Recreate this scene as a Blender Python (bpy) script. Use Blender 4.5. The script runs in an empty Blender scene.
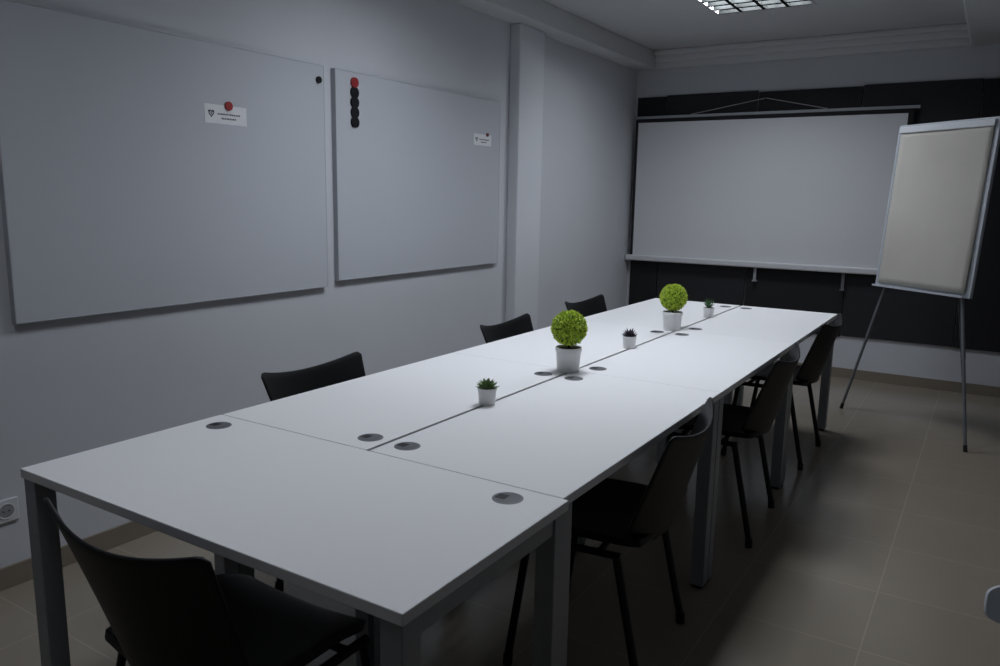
import bpy, bmesh, math, random
from mathutils import Vector, Matrix
random.seed(7)
S = bpy.context.scene
COL = S.collection
R = math.radians

# ------------------------------------------------------------------ materials
def mat(name, c1, c2=None, rough=0.5, metal=0.0, scale=40.0, bump=0.0, spec=0.5):
    m = bpy.data.materials.new(name); m.use_nodes = True
    nt = m.node_tree; b = nt.nodes['Principled BSDF']
    b.inputs['Roughness'].default_value = rough
    b.inputs['Metallic'].default_value = metal
    b.inputs['Specular IOR Level'].default_value = spec
    c2 = c2 or tuple(x*0.95 for x in c1)
    tc = nt.nodes.new('ShaderNodeTexCoord')
    nz = nt.nodes.new('ShaderNodeTexNoise'); nz.inputs['Scale'].default_value = scale
    nz.inputs['Detail'].default_value = 4
    nt.links.new(tc.outputs['Object'], nz.inputs['Vector'])
    rp = nt.nodes.new('ShaderNodeValToRGB')
    rp.color_ramp.elements[0].position = .3; rp.color_ramp.elements[1].position = .7
    rp.color_ramp.elements[0].color = (*c1, 1); rp.color_ramp.elements[1].color = (*c2, 1)
    nt.links.new(nz.outputs['Fac'], rp.inputs['Fac'])
    nt.links.new(rp.outputs['Color'], b.inputs['Base Color'])
    if bump:
        bp = nt.nodes.new('ShaderNodeBump'); bp.inputs['Strength'].default_value = bump
        bp.inputs['Distance'].default_value = .004
        nt.links.new(nz.outputs['Fac'], bp.inputs['Height'])
        nt.links.new(bp.outputs['Normal'], b.inputs['Normal'])
    return m

def emis(name, col, strength):
    m = bpy.data.materials.new(name); m.use_nodes = True
    b = m.node_tree.nodes['Principled BSDF']
    b.inputs['Base Color'].default_value = (*col, 1)
    b.inputs['Emission Color'].default_value = (*col, 1)
    b.inputs['Emission Strength'].default_value = strength
    return m

def tile_mat():
    m = bpy.data.materials.new('floor_tiles'); m.use_nodes = True
    nt = m.node_tree; b = nt.nodes['Principled BSDF']
    tc = nt.nodes.new('ShaderNodeTexCoord')
    mp = nt.nodes.new('ShaderNodeMapping'); mp.inputs['Location'].default_value = (.223, -2.557+.45*6, 0)
    nt.links.new(tc.outputs['Object'], mp.inputs['Vector'])
    br = nt.nodes.new('ShaderNodeTexBrick')
    br.offset = 0; br.squash = 1
    br.inputs['Scale'].default_value = 1
    br.inputs['Brick Width'].default_value = .45; br.inputs['Row Height'].default_value = .45
    br.inputs['Mortar Size'].default_value = .003; br.inputs['Mortar Smooth'].default_value = .5
    br.inputs['Color1'].default_value = (.268, .232, .184, 1); br.inputs['Color2'].default_value = (.258, .224, .177, 1)
    br.inputs['Mortar'].default_value = (.33, .29, .235, 1)
    nt.links.new(mp.outputs['Vector'], br.inputs['Vector'])
    nz = nt.nodes.new('ShaderNodeTexNoise'); nz.inputs['Scale'].default_value = 4; nz.inputs['Detail'].default_value = 3
    nt.links.new(tc.outputs['Object'], nz.inputs['Vector'])
    mx = nt.nodes.new('ShaderNodeMixRGB'); mx.blend_type = 'OVERLAY'; mx.inputs['Fac'].default_value = .06
    nt.links.new(br.outputs['Color'], mx.inputs['Color1']); nt.links.new(nz.outputs['Fac'], mx.inputs['Color2'])
    nt.links.new(mx.outputs['Color'], b.inputs['Base Color'])
    b.inputs['Roughness'].default_value = .21
    bp = nt.nodes.new('ShaderNodeBump'); bp.inputs['Strength'].default_value = .06; bp.inputs['Distance'].default_value = .002
    bp.invert = True
    nt.links.new(br.outputs['Fac'], bp.inputs['Height']); nt.links.new(bp.outputs['Normal'], b.inputs['Normal'])
    return m

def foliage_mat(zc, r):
    """leaves: yellow-green tips; the deep green roots also paint in shade inside the ball"""
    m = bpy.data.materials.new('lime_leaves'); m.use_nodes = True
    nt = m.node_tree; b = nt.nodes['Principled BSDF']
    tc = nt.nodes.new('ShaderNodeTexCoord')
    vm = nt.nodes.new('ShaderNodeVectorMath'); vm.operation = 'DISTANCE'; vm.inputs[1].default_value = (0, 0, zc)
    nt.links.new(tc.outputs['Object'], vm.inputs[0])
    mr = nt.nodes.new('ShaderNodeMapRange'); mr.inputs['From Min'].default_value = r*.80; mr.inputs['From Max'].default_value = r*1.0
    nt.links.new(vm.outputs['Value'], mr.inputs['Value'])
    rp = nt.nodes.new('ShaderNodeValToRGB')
    rp.color_ramp.elements[0].color = (.09, .165, .010, 1); rp.color_ramp.elements[1].color = (.58, .70, .075, 1)  # dark end paints shade between sprigs, bright end is the leaf tips
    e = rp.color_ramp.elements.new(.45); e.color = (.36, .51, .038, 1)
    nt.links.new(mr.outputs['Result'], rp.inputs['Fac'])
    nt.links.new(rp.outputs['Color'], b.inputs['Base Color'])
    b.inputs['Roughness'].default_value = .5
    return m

M = dict(
    wall=mat('wall_paint', (.59, .605, .64), (.575, .59, .625), .85, scale=3),
    wall2=mat('bounce_cut_wall', (.16, .165, .175), (.15, .155, .165), .85, scale=3),  # unseen right and front walls, darkened to cut bounced fill light
    pillar=mat('pillar_paint', (.66, .68, .715), (.645, .665, .70), .8, scale=3),
    ceil=mat('ceiling_paint', (.58, .59, .60), (.56, .57, .58), .9, scale=3),
    mould=mat('moulding_paint', (.68, .69, .70), (.66, .67, .68), .8, scale=3),
    floor=tile_mat(),
    skirt=mat('skirting_tile', (.23, .195, .155), (.21, .18, .14), .4, scale=8),
    board=mat('grey_board', (.51, .53, .568), (.50, .52, .558), .75, scale=2.5, spec=.25),
    bframe=mat('board_frame', (.45, .468, .50), None, .6),
    top=mat('white_laminate', (.855, .853, .857), (.85, .848, .852), .5, scale=2, spec=.3),
    edge=mat('silver_metal', (.34, .355, .38), (.32, .335, .36), .45, .3, scale=60),
    ring=mat('grommet_ring', (.15, .155, .165), None, .5, .0),
    gcap=mat('grommet_cover', (.105, .108, .118), None, .5, .0),
    cap=mat('grommet_slot', (.010, .010, .012), None, .7),
    black=mat('black_plastic', (.0045, .0045, .0058), (.006, .006, .0072), .48, scale=200, bump=.03, spec=.28),
    bmetal=mat('black_metal', (.008, .008, .010), None, .45, .1, spec=.3),
    rubber=mat('black_rubber', (.01, .01, .01), None, .8),
    screen=mat('screen_fabric', (.71, .72, .745), (.70, .71, .735), .85, scale=2, spec=.2),
    sborder=mat('screen_border', (.01, .01, .012), None, .8),
    white=mat('white_plastic', (.66, .67, .69), (.63, .64, .66), .4),
    pot=mat('white_ceramic', (.74, .74, .74), (.70, .70, .70), .3, scale=20),
    soil=mat('dark_soil', (.03, .02, .012), (.06, .045, .03), .95, scale=150, bump=.5),
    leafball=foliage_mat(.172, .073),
    stem=mat('brown_stem', (.12, .08, .04), None, .8),
    succ=mat('green_succulent', (.10, .21, .065), (.18, .22, .09), .45, scale=60),
    plum=mat('plum_succulent', (.035, .03, .045), (.06, .045, .06), .45, scale=60),
    dgreen=mat('dark_green_succulent', (.03, .10, .03), (.06, .15, .05), .45, scale=60),
    paper=mat('cream_paper', (.53, .51, .462), (.46, .44, .395), .9, scale=2.0, bump=.2, spec=.1),
    wpaper=mat('white_paper', (.78, .79, .81), None, .8),
    ink=mat('dark_ink', (.04, .04, .05), None, .7),
    fframe=mat('easel_grey', (.47, .50, .54), (.45, .48, .52), .5, .1),
    clamp=mat('pale_clamp', (.60, .62, .65), (.58, .60, .63), .45),
    fleg=mat('easel_leg', (.16, .168, .185), None, .45, .3),
    red=mat('red_magnet', (.30, .018, .02), None, .5),
    dred=mat('dull_red_magnet', (.20, .03, .035), None, .5),
    bmag=mat('black_magnet', (.010, .010, .012), None, .6, spec=.2),
    gplastic=mat('grey_plastic', (.36, .38, .41), (.33, .35, .38), .5),
    pgrey=mat('pale_grey_plastic', (.66, .69, .74), (.64, .67, .72), .35),
    recess=mat('socket_recess', (.30, .305, .32), None, .5),
    cord=mat('grey_cord', (.40, .40, .41), None, .8),
    louv=mat('louver_aluminium', (.012, .013, .0125), (.034, .036, .035), .7, .0, spec=.05, scale=9),
    housing=mat('fixture_white', (.5, .5, .51), None, .5),
)
PAN = [mat('charcoal_panel', (c, c, c*1.2), (c*1.12, c*1.12, c*1.34), .6, scale=25, spec=.35) for c in (.013, .021, .014, .022, .015)]

# ------------------------------------------------------------------ mesh helpers
def link(o, parent=None):
    COL.objects.link(o)
    if parent: o.parent = parent
    return o

def obj(name, bm, m, parent=None, smooth=False, angle=35):
    bmesh.ops.recalc_face_normals(bm, faces=bm.faces)
    me = bpy.data.meshes.new(name); bm.to_mesh(me); bm.free()
    me.materials.append(m)
    if smooth:
        for p in me.polygons: p.use_smooth = True
        try: me.set_sharp_from_angle(angle=R(angle))
        except Exception: pass
    return link(bpy.data.objects.new(name, me), parent)

def box(bm, x0, x1, y0, y1, z0, z1, bev=0.0, mtx=None):
    r = bmesh.ops.create_cube(bm, size=1)
    vs = r['verts']
    for v in vs:
        v.co = Vector((x0+(v.co.x+.5)*(x1-x0), y0+(v.co.y+.5)*(y1-y0), z0+(v.co.z+.5)*(z1-z0)))
    if bev:
        es = list({e for v in vs for e in v.link_edges})
        rr = bmesh.ops.bevel(bm, geom=es, offset=bev, segments=2, affect='EDGES', profile=.5)
        vs = list({v for f in rr['faces'] for v in f.verts} | {v for v in vs if v.is_valid})
    if mtx:
        for v in vs: v.co = mtx @ v.co
    return vs

def nb(): return bmesh.new()
def bxo(name, x0, x1, y0, y1, z0, z1, m, parent=None, bev=0.0, mtx=None):
    bm = nb(); box(bm, x0, x1, y0, y1, z0, z1, bev, mtx); return obj(name, bm, m, parent)

def fillet(pts, rad, n=5):
    pts = [Vector(p) for p in pts]; out = [pts[0]]
    for a, b, c in zip(pts, pts[1:], pts[2:]):
        u = (a-b); w = (c-b); d = min(rad, u.length*.45, w.length*.45)
        p0 = b+u.normalized()*d; p1 = b+w.normalized()*d
        for i in range(n+1):
            t = i/n; out.append(p0*(1-t)**2 + b*2*t*(1-t) + p1*t*t)
    out.append(pts[-1]); return out

def tube(bm, pts, r, seg=10, rad=0, ry=None):
    pts = fillet(pts, rad) if rad else [Vector(p) for p in pts]
    ry = ry or r
    rings = []; nrm = None
    for i, p in enumerate(pts):
        t = (pts[min(i+1, len(pts)-1)]-pts[max(i-1, 0)]).normalized()
        if nrm is None:
            nrm = t.orthogonal().normalized()
        nrm = (nrm - t*nrm.dot(t)).normalized(); bn = t.cross(nrm)
        rings.append([bm.verts.new(p+nrm*r*math.cos(2*math.pi*k/seg)+bn*ry*math.sin(2*math.pi*k/seg)) for k in range(seg)])
    for a, b in zip(rings, rings[1:]):
        for k in range(seg):
            bm.faces.new((a[k], a[(k+1) % seg], b[(k+1) % seg], b[k]))
    bm.faces.new(rings[0][::-1]); bm.faces.new(rings[-1])

def lathe(bm, prof, seg=32, mtx=None):
    rings = []
    for r, z in prof:
        if r < 1e-6: rings.append([bm.verts.new((0, 0, z))])
        else: rings.append([bm.verts.new((r*math.cos(2*math.pi*k/seg), r*math.sin(2*math.pi*k/seg), z)) for k in range(seg)])
    for a, b in zip(rings, rings[1:]):
        for k in range(seg):
            k2 = (k+1) % seg
            if len(a) == 1 and len(b) == 1: continue
            if len(a) == 1: bm.faces.new((a[0], b[k], b[k2]))
            elif len(b) == 1: bm.faces.new((a[k], a[k2], b[0]))
            else: bm.faces.new((a[k], a[k2], b[k2], b[k]))
    if mtx:
        for ring in rings:
            for v in ring: v.co = mtx @ v.co

def tag(o, label, cat, group=None):
    o['label'] = label; o['category'] = cat
    if group: o['group'] = group
    return o
def thing(name, label, cat, loc=(0, 0, 0), rotz=0, group=None):
    o = bpy.data.objects.new(name, None); link(o)
    o.empty_display_size = .05
    o.location = loc; o.rotation_euler = (0, 0, rotz)
    return tag(o, label, cat, group)
def struct(o):
    o['kind'] = 'structure'; return o
def dup(root, loc, rotz, label):
    r = root.copy(); COL.objects.link(r); r.location = loc; r.rotation_euler = (0, 0, rotz); r['label'] = label
    for ch in list(root.children):
        c = ch.copy(); COL.objects.link(c); c.parent = r
        for g in list(ch.children):
            d = g.copy(); COL.objects.link(d); d.parent = c
    return r

# ------------------------------------------------------------------ the room
XL, XR, YB, YF, ZC, ZS = -2.86, .66, 6.78, -1.3, 2.69, 2.545
T = .1
LX, LH, LYS = -1.468, .328, (.70, 3.00, 5.30)      # recessed ceiling light openings
struct(bxo('floor', XL-T, XR+T, YF-T, YB+T, -T, 0, M['floor']))
bm = nb()
box(bm, XL-T, LX-LH, YF-T, YB+T, ZC, ZC+T); box(bm, LX+LH, XR+T, YF-T, YB+T, ZC, ZC+T)
cuts = [YF-T]+[v for y in LYS for v in (y-LH, y+LH)]+[YB+T]
for k in range(0, len(cuts), 2): box(bm, LX-LH, LX+LH, cuts[k], cuts[k+1], ZC, ZC+T)
struct(obj('ceiling', bm, M['ceil']))
struct(bxo('wall_left', XL-T, XL, YF-T, YB+T, 0, ZC, M['wall']))
struct(bxo('wall_right', XR, XR+T, YF-T, YB+T, 0, ZC, M['wall2']))
struct(bxo('wall_back', XL, XR, YB, YB+T, 0, ZC, M['wall']))
struct(bxo('wall_front', XL, XR, YF-T, YF, 0, ZC, M['wall2']))
struct(bxo('trim_1', XL, XL+.19, YF, YB, ZS, ZC, M['ceil'], bev=.008))             # boxed soffits
struct(bxo('trim_2', -.29, XR, YF, YB, ZS, ZC, M['ceil'], bev=.008))
bm = nb()                                                                # stepped cornice
box(bm, XL+.19, -.29, YB-.045, YB, ZS, ZC-.085, .008)
box(bm, XL+.19, -.29, YB-.075, YB, ZC-.09, ZC-.035, .012)
box(bm, XL+.19, -.29, YB-.110, YB, ZC-.04, ZC, .010)
struct(obj('trim_3', bm, M['mould'], smooth=True, angle=50))
struct(bxo('trim_4', XL, XL+.082, 4.607, 4.94, 0, ZS, M['pillar'], bev=.010))   # shallow pillar
struct(bxo('baseboard_left', XL, XL+.012, YF, 4.607, 0, .08, M['skirt']))
struct(bxo('baseboard_left.001', XL, XL+.012, 4.94, YB, 0, .08, M['skirt']))
struct(bxo('baseboard_back', XL+.012, XR, YB-.012, YB, 0, .08, M['skirt']))

# ------------------------------------------------------------------ black wall panels
edges = [-2.835, -2.567, -1.77, -.973, -.176, .62]
plab = ['narrow black wall panel in the left corner behind the screen edge',
        'black wall panel behind the left half of the projection screen',
        'black wall panel behind the right half of the projection screen',
        'black wall panel behind the flip chart easel and screen end',
        'black wall panel at far right of the back wall, past the flip chart']
for i in range(5):
    dz = (.0, .008, -.004, .006, .0)[i]
    o = bxo('wall_panel', edges[i]+.0022, edges[i+1]-.0022, YB-.02, YB, .342+dz, 2.31+dz, PAN[i], bev=.005)
    tag(o, plab[i], 'panel', 'black panels on the back wall')

# ------------------------------------------------------------------ projection screen
sx0, sx1, sy = -2.83, -.565, 6.70
t = thing('projection_screen', 'white projector screen hanging on the black back wall panels', 'screen', ((sx0+sx1)/2, sy, .88))
ox, oz = (sx0+sx1)/2, .88
def L(x): return x-ox
bm = nb(); box(bm, L(sx0), L(sx1), -.010, .010, 2.118-oz, 2.14-oz, .003); obj('top_bar', bm, M['gplastic'], t)
obj_f = bxo('fabric', L(-2.79), L(-.64), -.002, .0, .905-oz, 2.11-oz, M['screen'], t)
bm = nb()
box(bm, L(-2.815), L(-2.79), -.002, 0, .905-oz, 2.119-oz); box(bm, L(-.64), L(-.60), -.002, 0, .905-oz, 2.119-oz)
box(bm, L(-2.79), L(-.64), -.0025, 0, 2.085-oz, 2.119-oz)
obj('fabric_border', bm, M['sborder'], t)
bm = nb(); box(bm, L(-2.85), L(sx1), -.028, .028, .864-oz, .914-oz, .01); cs = obj('case', bm, M['white'], t)
for x in (L(-2.852), L(sx1+.002)):
    bxo('end_cap', x-.008, x+.008, -.03, .03, .862-oz, .916-oz, M['gplastic'], cs, .005)
bm = nb(); tube(bm, [(L(-2.33), 0, 2.139-oz), (L(-1.70), .03, 2.25-oz)], .0032, 6)
tube(bm, [(L(-1.70), .03, 2.25-oz), (L(-1.196), 0, 2.139-oz)], .0032, 6)
obj('hanging_cord', bm, M['cord'], t, True)
for x in (-2.33, -1.196):
    bxo('cord_clip', L(x)-.012, L(x)+.012, -.008, .008, 2.138-oz, 2.148-oz, M['bmetal'], t, .002)
for x, zl in ((-1.68, .745), (-.985, .72)):
    bm = nb(); box(bm, L(x)-.012, L(x)+.012, .008, .016, zl-oz, .875-oz, .002); box(bm, L(x)-.02, L(x)+.02, .006, .03, zl-oz, zl+.012-oz, .002)
    obj('support_bracket', bm, M['fleg'] if x > -1 else M['gplastic'], t)
hk = thing('wall_hook', 'small dark hook holding the screen cord above its middle', 'hook', (-1.70, YB-.02, 2.24))
bm = nb(); box(bm, -.012, .012, -.006, 0, -.01, .03, .002); obj('plate', bm, M['bmetal'], hk)
bm = nb(); tube(bm, [(0, -.004, .012), (0, -.045, .006), (0, -.05, .02)], .004, 8, .008); obj('hook_pin', bm, M['bmetal'], hk, True)

# ------------------------------------------------------------------ grey boards, signs, magnets on the left wall
BF = XL+.03
def wall_board(y0, y1, z0, z1, label):
    t = thing('wall_board', label, 'board', (XL, (y0+y1)/2, z0), 0, 'grey boards on the left wall')
    h = (y1-y0)/2; f = .005
    bxo('panel', 0, .029, -h+f, h-f, f, z1-z0-f, M['board'], t)
    bm = nb()
    box(bm, 0, .030, -h, h, 0, f, .0015); box(bm, 0, .030, -h, h, z1-z0-f, z1-z0, .0015)
    box(bm, 0, .030, -h, -h+f, f, z1-z0-f, .0015); box(bm, 0, .030, h-f, h, f, z1-z0-f, .0015)
    obj('frame', bm, M['bframe'], t)
wall_board(1.35, 2.855, .948, 2.025, 'large grey wall board nearest the camera, left of the other one')
wall_board(2.93, 4.457, .972, 2.025, 'grey wall board next to the pillar with a magnet column')
RX = Matrix.Rotation(R(90), 4, 'Y')
def magnet(y, z, m, label, group=None, r=.019, flat=None):
    bm = nb(); lathe(bm, [(0, 0), (r, 0), (r, .0095), (r*.97, .010), (r*.6, .0102), (0, .010)], 32, RX)
    if flat:                                       # sides flattened where neighbours butt together
        for v in bm.verts: v.co.z = max(-flat, min(flat, v.co.z))
    o = obj('board_magnet', bm, m, None, True); o.location = (BF-.001, y, z)
    tag(o, label, 'magnet', group)
magnet(2.28, 1.775, M['red'], 'red round magnet pinning the paper sign on the nearest board')
magnet(2.815, 1.953, M['bmag'], 'single black magnet at upper right corner of the nearest board', r=.016)
magnet(3.064, 1.972, M['red'], 'red round magnet topping the magnet column on the farther board', r=.0265, flat=.0244)
nm = ['second', 'third', 'fourth', 'fifth and lowest']
for k in range(4):
    magnet(3.064, 1.972-.0490*(k+1), M['bmag'], 'black round magnet, %s from the top of the magnet column' % nm[k], 'black magnets in the column', r=.0285, flat=.0244)
magnet(4.30, 1.805, M['dred'], 'red magnet pinning the paper sign on the board beside the pillar', r=.011)
def sign(y, z, w, h, label):
    t = thing('paper_sign', label, 'sign', (BF-.001, y, z))
    bxo('paper', 0, .0015, -w/2, w/2, -h/2, h/2, M['wpaper'], t)
    s = h*.2; yc = -w/2+w*.15
    bm = nb()                                          # small shield-shaped mark
    pts = [(-1, .75), (-.5, 1), (0, .75), (.5, 1), (1, .75), (.8, -.1), (0, -1), (-.8, -.1)]
    vs = [bm.verts.new((.0019, yc+a*s, b*s)) for a, b in pts]
    inn = [bm.verts.new((.0019, yc+a*s*.55, b*s*.5)) for a, b in pts]
    for i in range(8): bm.faces.new((vs[i], vs[(i+1) % 8], inn[(i+1) % 8], inn[i]))
    bm.faces.new([bm.verts.new((.0019, yc+a*s*.3, b*s*.28)) for a, b in pts])
    obj('emblem', bm, M['ink'], t)
    for row, (zz, n, hh) in enumerate(((h*.03, 14, h*.10), (-h*.2, 9, h*.10))):
        bm = nb(); yy = -w/2+w*.30+row*w*.09
        for k in range(n):
            ww = random.uniform(.034, .046)*w
            box(bm, .0015, .0019, yy, yy+ww*.7, zz-hh/2, zz+hh/2*random.uniform(.5, 1)); yy += ww
        obj('lettering', bm, M['ink'], t)
sign(2.268, 1.737, .216, .078, 'white paper sign with emblem pinned on the nearest grey board')
sign(4.25, 1.770, .20, .070, 'white paper sign with emblem on the board beside the pillar')

# socket
t = thing('wall_socket', 'white power socket low on the left wall under the large board', 'socket', (XL, 1.27, .286))
bm = nb(); box(bm, 0, .01, -.043, .043, -.043, .043, .004); obj('plate', bm, M['white'], t)
bm = nb(); lathe(bm, [(.029, .009), (.029, .0125), (.0255, .0125), (.0245, .0105)], 32, RX); obj('rim', bm, M['white'], t, True)
bm = nb(); lathe(bm, [(.0250, .0104), (.0240, .0106), (0, .0106)], 32, RX); ins = obj('insert', bm, M['recess'], t, True)
for s in (-1, 1):
    bm = nb(); lathe(bm, [(0, .0108), (.003, .0108), (.003, .0115), (0, .0115)], 12, Matrix.Translation((0, s*.0095, 0)) @ RX)
    obj('hole', bm, M['ink'], ins)

# ------------------------------------------------------------------ desks
def desk(x0, x1, y0, y1, along, groms, label):
    cx, cy = (x0+x1)/2, (y0+y1)/2; a, b = (x1-x0)/2, (y1-y0)/2
    t = thing('desk', label, 'desk', (cx, cy, 0), 0, 'white desks pushed together')
    bxo('tabletop', -a, a, -b, b, .716, .74, M['top'], t, .002)
    w = .05; i = .004
    for sx in (-1, 1):
        for sy_ in (-1, 1):
            lx = sx*(a-i-w/2); ly = sy_*(b-i-w/2)
            lg = bxo('leg', lx-w/2, lx+w/2, ly-w/2, ly+w/2, .012, .7155, M['edge'], t, .003)
            bxo('foot', lx-.02, lx+.02, ly-.02, ly+.02, 0, .012, M['rubber'], lg, .003)
    for s in (-1, 1):
        if along == 'x':
            lx = s*(a-i-w/2); bxo('crossbar', lx-.02, lx+.02, -b+i+w, b-i-w, .672, .7155, M['edge'], t, .003)
            bxo('rail', -a+i+w, a-i-w, s*(b*.45)-.015, s*(b*.45)+.015, .68, .7155, M['edge'], t)
        else:
            ly = s*(b-i-w/2); bxo('crossbar', -a+i+w, a-i-w, ly-.02, ly+.02, .672, .7155, M['edge'], t, .003)
            bxo('rail', s*(a*.45)-.015, s*(a*.45)+.015, -b+i+w, b-i-w, .68, .7155, M['edge'], t)
    for gx, gy in groms:
        mt = Matrix.Translation((gx-cx, gy-cy, .74))
        bm = nb(); lathe(bm, [(.0305, 0), (.0305, .0012), (.034, .0014), (.0358, .0008), (.036, 0)], 36, mt)
        g = obj('grommet', bm, M['ring'], t, True)
        bm = nb(); lathe(bm, [(0, .0014), (.028, .0014), (.0303, .0010), (.0305, 0)], 36, mt)
        c = obj('grommet_cap', bm, M['gcap'], g, True)
        bm = nb(); box(bm, -.027, -.002, -.013, .013, .0012, .0018, 0, mt)
        obj('cable_slot', bm, M['cap'], g)
XLd, XRd, XC = -1.945, -.763, -1.354
desk(-1.947, -.748, .907, 1.495, 'x', [(-1.855, 1.415), (-.868, 1.425)], 'white desk set crosswise at the near end of the table')
ys = [(1.499, 2.703), (2.705, 3.909), (3.911, 5.115)]
pos = ['first after the crosswise desk', 'middle of its row', 'last before the projection screen']
for k, (y0, y1) in enumerate(ys):
    desk(XLd, XC-.006, y0, y1, 'y', [(-1.42, y0+.085), (-1.42, y1-.125)], 'white desk on the wall-board side, %s' % pos[k])
    desk(XC+.006, XRd, y0, y1, 'y', [(-1.288, y0+.085), (-1.288, y1-.125)], 'white desk on the flip chart side, %s' % pos[k])

# ------------------------------------------------------------------ chairs
def grid(bm, fn, nu, nv):
    vs = [[bm.verts.new(fn(-1+2*i/nu, j/nv)) for i in range(nu+1)] for j in range(nv+1)]
    for j in range(nv):
        for i in range(nu):
            bm.faces.new((vs[j][i], vs[j][i+1], vs[j+1][i+1], vs[j+1][i]))
def shell(o, th):
    s = o.modifiers.new('thick', 'SOLIDIFY'); s.thickness = th; s.offset = 0
    b = o.modifiers.new('round', 'BEVEL'); b.width = th*.35; b.segments = 2; b.limit_method = 'ANGLE'; b.angle_limit = R(50)
def f_back(u, v):
    au = abs(u); zlow = .44
    zt = .765+.038*u*u-.018*max(0, (au-.90)/.10)**2.5
    zb = zlow+.045*au**3
    z = zb+v*(zt-zb); q = (z-.47)/.33
    x = u*(.217+.037*max(q, 0)**1.3)
    y = -.19-.095*q+(.085-.03*q)*u*u
    return Vector((x, y, z))
def f_band(u, v):                                  # narrow rounded back band of the pale chair
    s = math.sin(u*math.pi/2); hh = .042*(math.cos(u*math.pi/2)**.5)+.002
    z = .795+(2*v-1)*hh; q = (z-.47)/.33
    return Vector((s*.25, -.195-.09*q+.05*s*s, z))
def f_seat(u, v):
    y = -.172+.402*v
    z = .452+.012*u*u-.008*(1-u*u)*math.sin(math.pi*v)
    if y > .1: z -= .035*((y-.1)/.13)**2
    e = abs(2*v-1)**6
    return Vector((u*.225*(1-.13*e), y+(.02*u*u if v == 0 else 0), z))
def make_chair(label, shellm, legm, group=None, backf=f_back, ztop=.585):
    t = thing('chair', label, 'chair', (0, 0, 0), 0, group)
    bm = nb(); grid(bm, f_seat, 18, 18); o = obj('seat', bm, shellm, t, True); shell(o, .020)
    bm = nb(); grid(bm, backf, 40, 16); o = obj('backrest', bm, shellm, t, True); shell(o, .009)
    for s in (-1, 1):
        for (yt, yf) in ((.18, .235), (-.09, -.18)):
            bm = nb(); tube(bm, [(s*.232, yt, .424), (s*.245, yf, .02)], .010, 12, ry=.013)
            lg = obj('leg', bm, legm, t, True)
            bm = nb(); tube(bm, [(s*.245, yf, .0), (s*.2445, yf-.002*(1 if yf > 0 else -1), .035)], .0125, 12, ry=.0155)
            obj('foot_cap', bm, M['rubber'], lg, True)
        bm = nb(); tube(bm, [(s*.085, -.03, .43), (s*.085, -.16, .43), (s*.085, -.172, .48), (s*.085, -.19-.095*(ztop-.47)/.33+.022, ztop)], .006, 10, .03, ry=.012)
        obj('back_support', bm, legm, t, True)
    bm = nb()
    for s in (-1, 1): tube(bm, [(s*.232, .192, .424), (s*.232, -.102, .424)], .011, 12)
    for y in (.13, -.04): tube(bm, [(-.232, y, .426), (.232, y, .426)], .010, 12)
    obj('seat_frame', bm, legm, t, True)
    return t
grp = 'black chairs around the table'
c0 = make_chair('black plastic chair at the near end of the table, back toward the camera', M['black'], M['bmetal'], grp)
c0.location = (-1.33, 1.01, 0); c0.rotation_euler = (0, 0, R(1))
for y, x, a, w in ((2.025, -1.86, 0, 'nearest of the three'), (3.36, -1.845, 2, 'middle of the three'), (4.39, -1.91, -2, 'farthest of the three')):
    dup(c0, (x, y, 0), R(-90+a), 'black chair between table and board wall, %s on that side' % w)
for y, x, a, w in ((2.13, -.915, 6, 'nearest of the three'), (3.35, -.915, 3, 'middle of the three'), (4.48, -.925, 0, 'farthest of the three')):
    dup(c0, (x, y, 0), R(90+a), 'black chair on the open floor side of the table, %s there' % w)
g = make_chair('pale grey plastic chair cut by the right frame edge', M['pgrey'], M['bmetal'], None, f_band, .765)
g.location = (.300, 1.14, 0); g.rotation_euler = (0, 0, R(180))

# ------------------------------------------------------------------ plants
def pot(t, w, h):
    bm = nb(); r = w/2
    lathe(bm, [(0, 0), (r*.80, 0), (r*.84, h*.03), (r*.94, h*.80), (r*.95, h*.83), (r, h*.85), (r, h*.98), (r*.97, h), (r*.9, h), (r*.88, h*.9), (0, h*.9)], 36)
    p = obj('pot', bm, M['pot'], t, True)
    bm = nb(); lathe(bm, [(0, h*.93), (r*.5, h*.925), (r*.875, h*.905)], 24); obj('soil', bm, M['soil'], t, True)
def leaf(bm, base, d, up, ln, wd, th):
    d = d.normalized(); side = d.cross(up)
    side = side.normalized() if side.length > 1e-4 else d.orthogonal().normalized()
    n = side.cross(d).normalized()
    p = [base-side*wd*.25, base+side*wd*.25, base+d*ln*.55+side*wd*.5+n*th*.3, base+d*ln*.55-side*wd*.5+n*th*.3, base+d*ln,
         base+d*ln*.5-n*th, base-n*th*.5]
    v = [bm.verts.new(q) for q in p]
    for f in ((0, 1, 2, 3), (3, 2, 4), (1, 6, 5, 2), (6, 0, 3, 5), (2, 5, 4), (5, 3, 4), (0, 6, 1)):
        bm.faces.new([v[i] for i in f])
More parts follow.
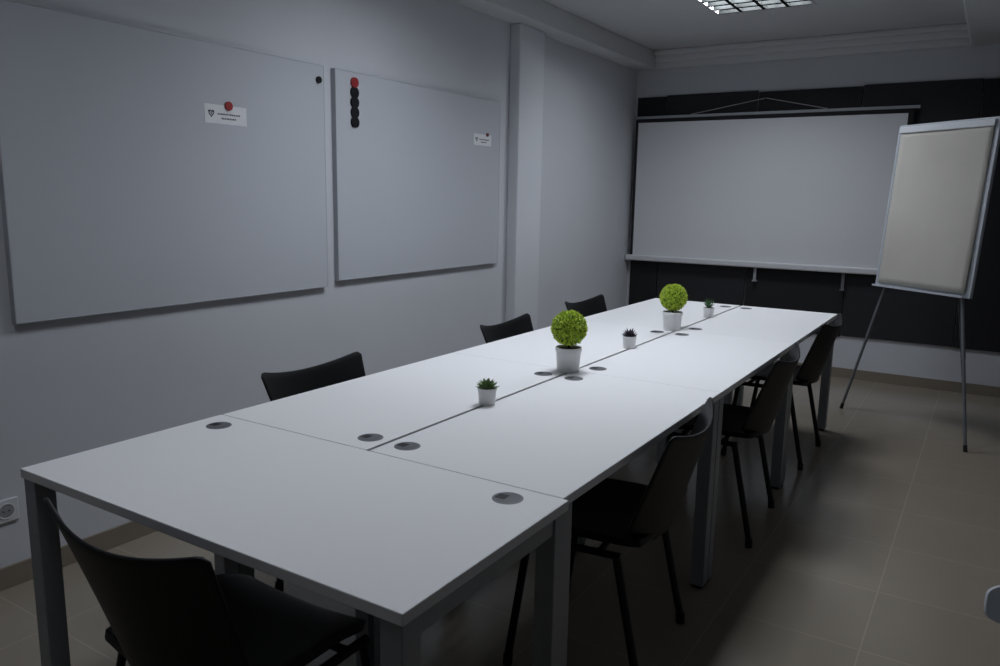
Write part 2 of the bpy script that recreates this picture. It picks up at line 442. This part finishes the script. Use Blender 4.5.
def topiary(x, y, sc, label):
    t = thing('potted_topiary', label, 'plant', (x, y, .74), random.random(), 'ball topiaries on the table')
    h, r = .097*sc, .073*sc; zc = .172*sc
    pot(t, .104*sc, h)
    bm = nb(); tube(bm, [(0, 0, h*.9), (0, 0, zc)], .006, 8); obj('stem', bm, M['stem'], t, True)
    bm = nb(); bmesh.ops.create_icosphere(bm, subdivisions=3, radius=r*.82, matrix=Matrix.Translation((0, 0, zc)))
    N = 230                                       # sprigs of leaves
    for i in range(N):
        z = 1-2*(i+.5)/N; ph = i*2.399963
        n = Vector((math.sqrt(1-z*z)*math.cos(ph), math.sqrt(1-z*z)*math.sin(ph), z))
        n = (n+Vector([random.uniform(-.05, .05) for _ in range(3)])).normalized()
        a = n.orthogonal().normalized(); b = n.cross(a); a0 = random.random()*6.28
        base = Vector((0, 0, zc))+n*r*random.uniform(.79, .85)
        for k in range(5):
            q = a0+k*6.283/5; d = n*.8+(a*math.cos(q)+b*math.sin(q))*.75
            leaf(bm, base, d, n, r*random.uniform(.18, .24), r*.105, r*.02)
        leaf(bm, base, n, a, r*.20, r*.09, r*.02)
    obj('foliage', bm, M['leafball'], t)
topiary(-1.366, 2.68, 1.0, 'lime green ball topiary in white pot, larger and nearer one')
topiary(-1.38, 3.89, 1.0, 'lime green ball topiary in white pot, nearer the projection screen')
def succulent(x, y, m, layers, w, h, label):
    t = thing('potted_succulent', label, 'plant', (x, y, .74), random.random(), 'small succulents on the table')
    pot(t, w, h); bm = nb()
    for n, el, ln, wd in layers:
        for k in range(n):
            a = 2*math.pi*(k+random.uniform(-.2, .2))/n + el
            e = el+random.uniform(-.1, .1)
            d = Vector((math.cos(a)*math.cos(e), math.sin(a)*math.cos(e), math.sin(e)))
            leaf(bm, Vector((math.cos(a)*.004, math.sin(a)*.004, h*.95)), d, Vector((0, 0, 1)), ln, wd, wd*.25)
    obj('leaves', bm, m, t)
succulent(-1.352, 2.077, M['succ'], [(9, .30, .040, .019), (9, .6, .038, .018), (8, .95, .036, .016), (5, 1.3, .034, .013)], .064, .056,
          'small green rosette succulent in white pot, nearest the camera')
succulent(-1.362, 3.28, M['plum'], [(8, .35, .038, .018), (7, .75, .040, .016), (5, 1.15, .044, .013)], .064, .056,
          'small dark plum succulent in white pot between the two topiaries')
succulent(-1.368, 4.47, M['dgreen'], [(7, .75, .05, .011), (7, 1.05, .058, .011), (5, 1.35, .062, .010)], .064, .056,
          'small spiky dark green succulent in white pot nearest the screen')

# ------------------------------------------------------------------ flip chart easel
t = thing('flip_chart_easel', 'flip chart easel with cream paper pad on tripod legs', 'flip chart', (-.359, 5.51, 0), math.atan2(-.61, .79))
BM = Matrix.Translation((0, 0, .872)) @ Matrix.Rotation(R(-4.1), 4, 'X')
bxo('board', -.338, .338, .0, .016, .008, 1.035, M['fframe'], t, 0, BM)
bm = nb()
for s in (-1, 1): box(bm, s*.345-.008, s*.345+.008, -.003, .019, .0, 1.04, .003, BM)
box(bm, -.345, .345, -.003, .019, 1.03, 1.045, .003, BM); box(bm, -.345, .345, -.003, .019, 0, .014, .003, BM)
obj('frame', bm, M['fframe'], t)
bm = nb()
def f_pad(u, v): return BM @ Vector((u*.322, -.008-.006*math.sin(3*u+2*v)*(1-v)-.005*(1-v)-.0025*math.sin(5*v+1.5*u), .024+.975*v))
grid(bm, f_pad, 18, 24); o = obj('paper_pad', bm, M['paper'], t, True)
s_ = o.modifiers.new('thick', 'SOLIDIFY'); s_.thickness = .006; s_.offset = 0
bm = nb(); box(bm, -.332, .332, -.020, -.004, .992, 1.030, .004, BM); cb = obj('clamp_bar', bm, M['clamp'], t)
bm = nb(); box(bm, -.335, .335, -.045, -.004, .0, .006, .002, BM); box(bm, -.335, .335, -.048, -.043, .0, .014, .002, BM)
obj('pen_tray', bm, M['fframe'], t)
for top, foot, k in (((-.27, .03, .95), (-.463, -.082, 0), 1), ((.265, .03, .95), (.521, -.10, 0), 1), ((.01, .115, 1.78), (.025, .5, 0), .75)):
    a, b = Vector(top), Vector(foot)
    bm = nb(); mid = a.lerp(b, .45)
    tube(bm, [a, mid], .0115*k, 12); tube(bm, [mid, b+(a-b)*.02], .0095*k, 12)
    lg = obj('leg', bm, M['fleg'], t, True)
    bm = nb(); d = (a-b).normalized(); tube(bm, [b, b+d*.04], .0115*k, 12); obj('foot_cap', bm, M['rubber'], lg, True)
bm = nb(); box(bm, -.03, .03, .02, .06, .86, .92, .004, BM); obj('leg_hinge', bm, M['bmetal'], t)

# ------------------------------------------------------------------ louvred ceiling lights
def light_fixture(y, power, label):
    t = thing('ceiling_light', label, 'ceiling light', (LX, y, ZC), 0, 'louvred ceiling lights')
    h = LH-.001; z0 = -.003; zt = .075
    bm = nb(); f = .018
    box(bm, -h, h, -h, -h+f, z0, zt, .001); box(bm, -h, h, h-f, h, z0, zt, .001)
    box(bm, -h, -h+f, -h+f, h-f, z0, zt, .001); box(bm, h-f, h, -h+f, h-f, z0, zt, .001)
    box(bm, -h+f, h-f, -h+f, h-f, zt-.006, zt)
    obj('housing', bm, M['housing'], t)
    em = emis('lamp_glow', (.95, .97, 1.0), 5)
    q4 = (h-f)/4
    for k in range(4):
        x = (2*k-3)*q4
        bm = nb(); tube(bm, [(x, -.29, .058), (x, .29, .058)], .0075, 12); obj('lamp_tube', bm, em, t, True)
    bm = nb()                                               # louvre: wedge blades, wide along the lower edge
    def wedge(ax, c, lo, hi, wb, wt, za, zb):
        q = [(-wb, za), (wb, za), (wt, zb), (-wt, zb)]
        r0 = []
        for e in (lo, hi):
            r0.append([bm.verts.new((c+a, e, z) if ax == 'x' else (e, c+a, z)) for a, z in q])
        for i in range(4): bm.faces.new((r0[0][i], r0[0][(i+1) % 4], r0[1][(i+1) % 4], r0[1][i]))
        bm.faces.new(r0[0]); bm.faces.new(r0[1])
    for k in range(1, 4): wedge('x', (k-2)*2*q4, -h+f, h-f, .012, .006, z0+.001, .026)
    for k in range(0, 6): wedge('y', (-h+f)+k*(2*(h-f)/5), -h+f, h-f, .016, .004, z0+.001, .032)
    obj('louver', bm, M['louv'], t)
    ld = bpy.data.lights.new('fluorescent_lamp', 'AREA'); ld.shape = 'SQUARE'; ld.size = .58
    ld.energy = power; ld.color = (.862, .915, 1.0)
    lo = bpy.data.objects.new('fluorescent_lamp', ld); COL.objects.link(lo)
    lo.location = (LX, y, ZC+.044)
light_fixture(5.30, 34, 'square louvred fluorescent ceiling light near the projection screen')
light_fixture(3.00, 46, 'added out-of-view louvred ceiling light above the middle of the table')  # unseen fixture, added because the table needs its light
light_fixture(0.70, 11.5, 'added out-of-view louvred ceiling light above the crosswise desk')  # unseen fixture added for light, kept weak so the near end stays dark

# ------------------------------------------------------------------ world, camera
w = bpy.data.worlds.new('World'); S.world = w; w.use_nodes = True
w.node_tree.nodes['Background'].inputs['Color'].default_value = (.5, .6, .8, 1)
w.node_tree.nodes['Background'].inputs['Strength'].default_value = .05
S.view_settings.view_transform = 'Standard'
S.view_settings.look = 'None'
right = Vector((.8448, .5350, .0175)); fwd = Vector((-.5244, .8337, -.1724)).normalized()
right = (right-fwd*right.dot(fwd)).normalized(); up = right.cross(fwd)
cd = bpy.data.cameras.new('camera'); cam = bpy.data.objects.new('camera', cd); COL.objects.link(cam)
mw = Matrix(((right.x, up.x, -fwd.x, 0), (right.y, up.y, -fwd.y, 0), (right.z, up.z, -fwd.z, 1.412), (0, 0, 0, 1)))
cam.matrix_world = mw
cd.sensor_width = 36; cd.lens = 27.94; cd.clip_start = .02
S.camera = cam
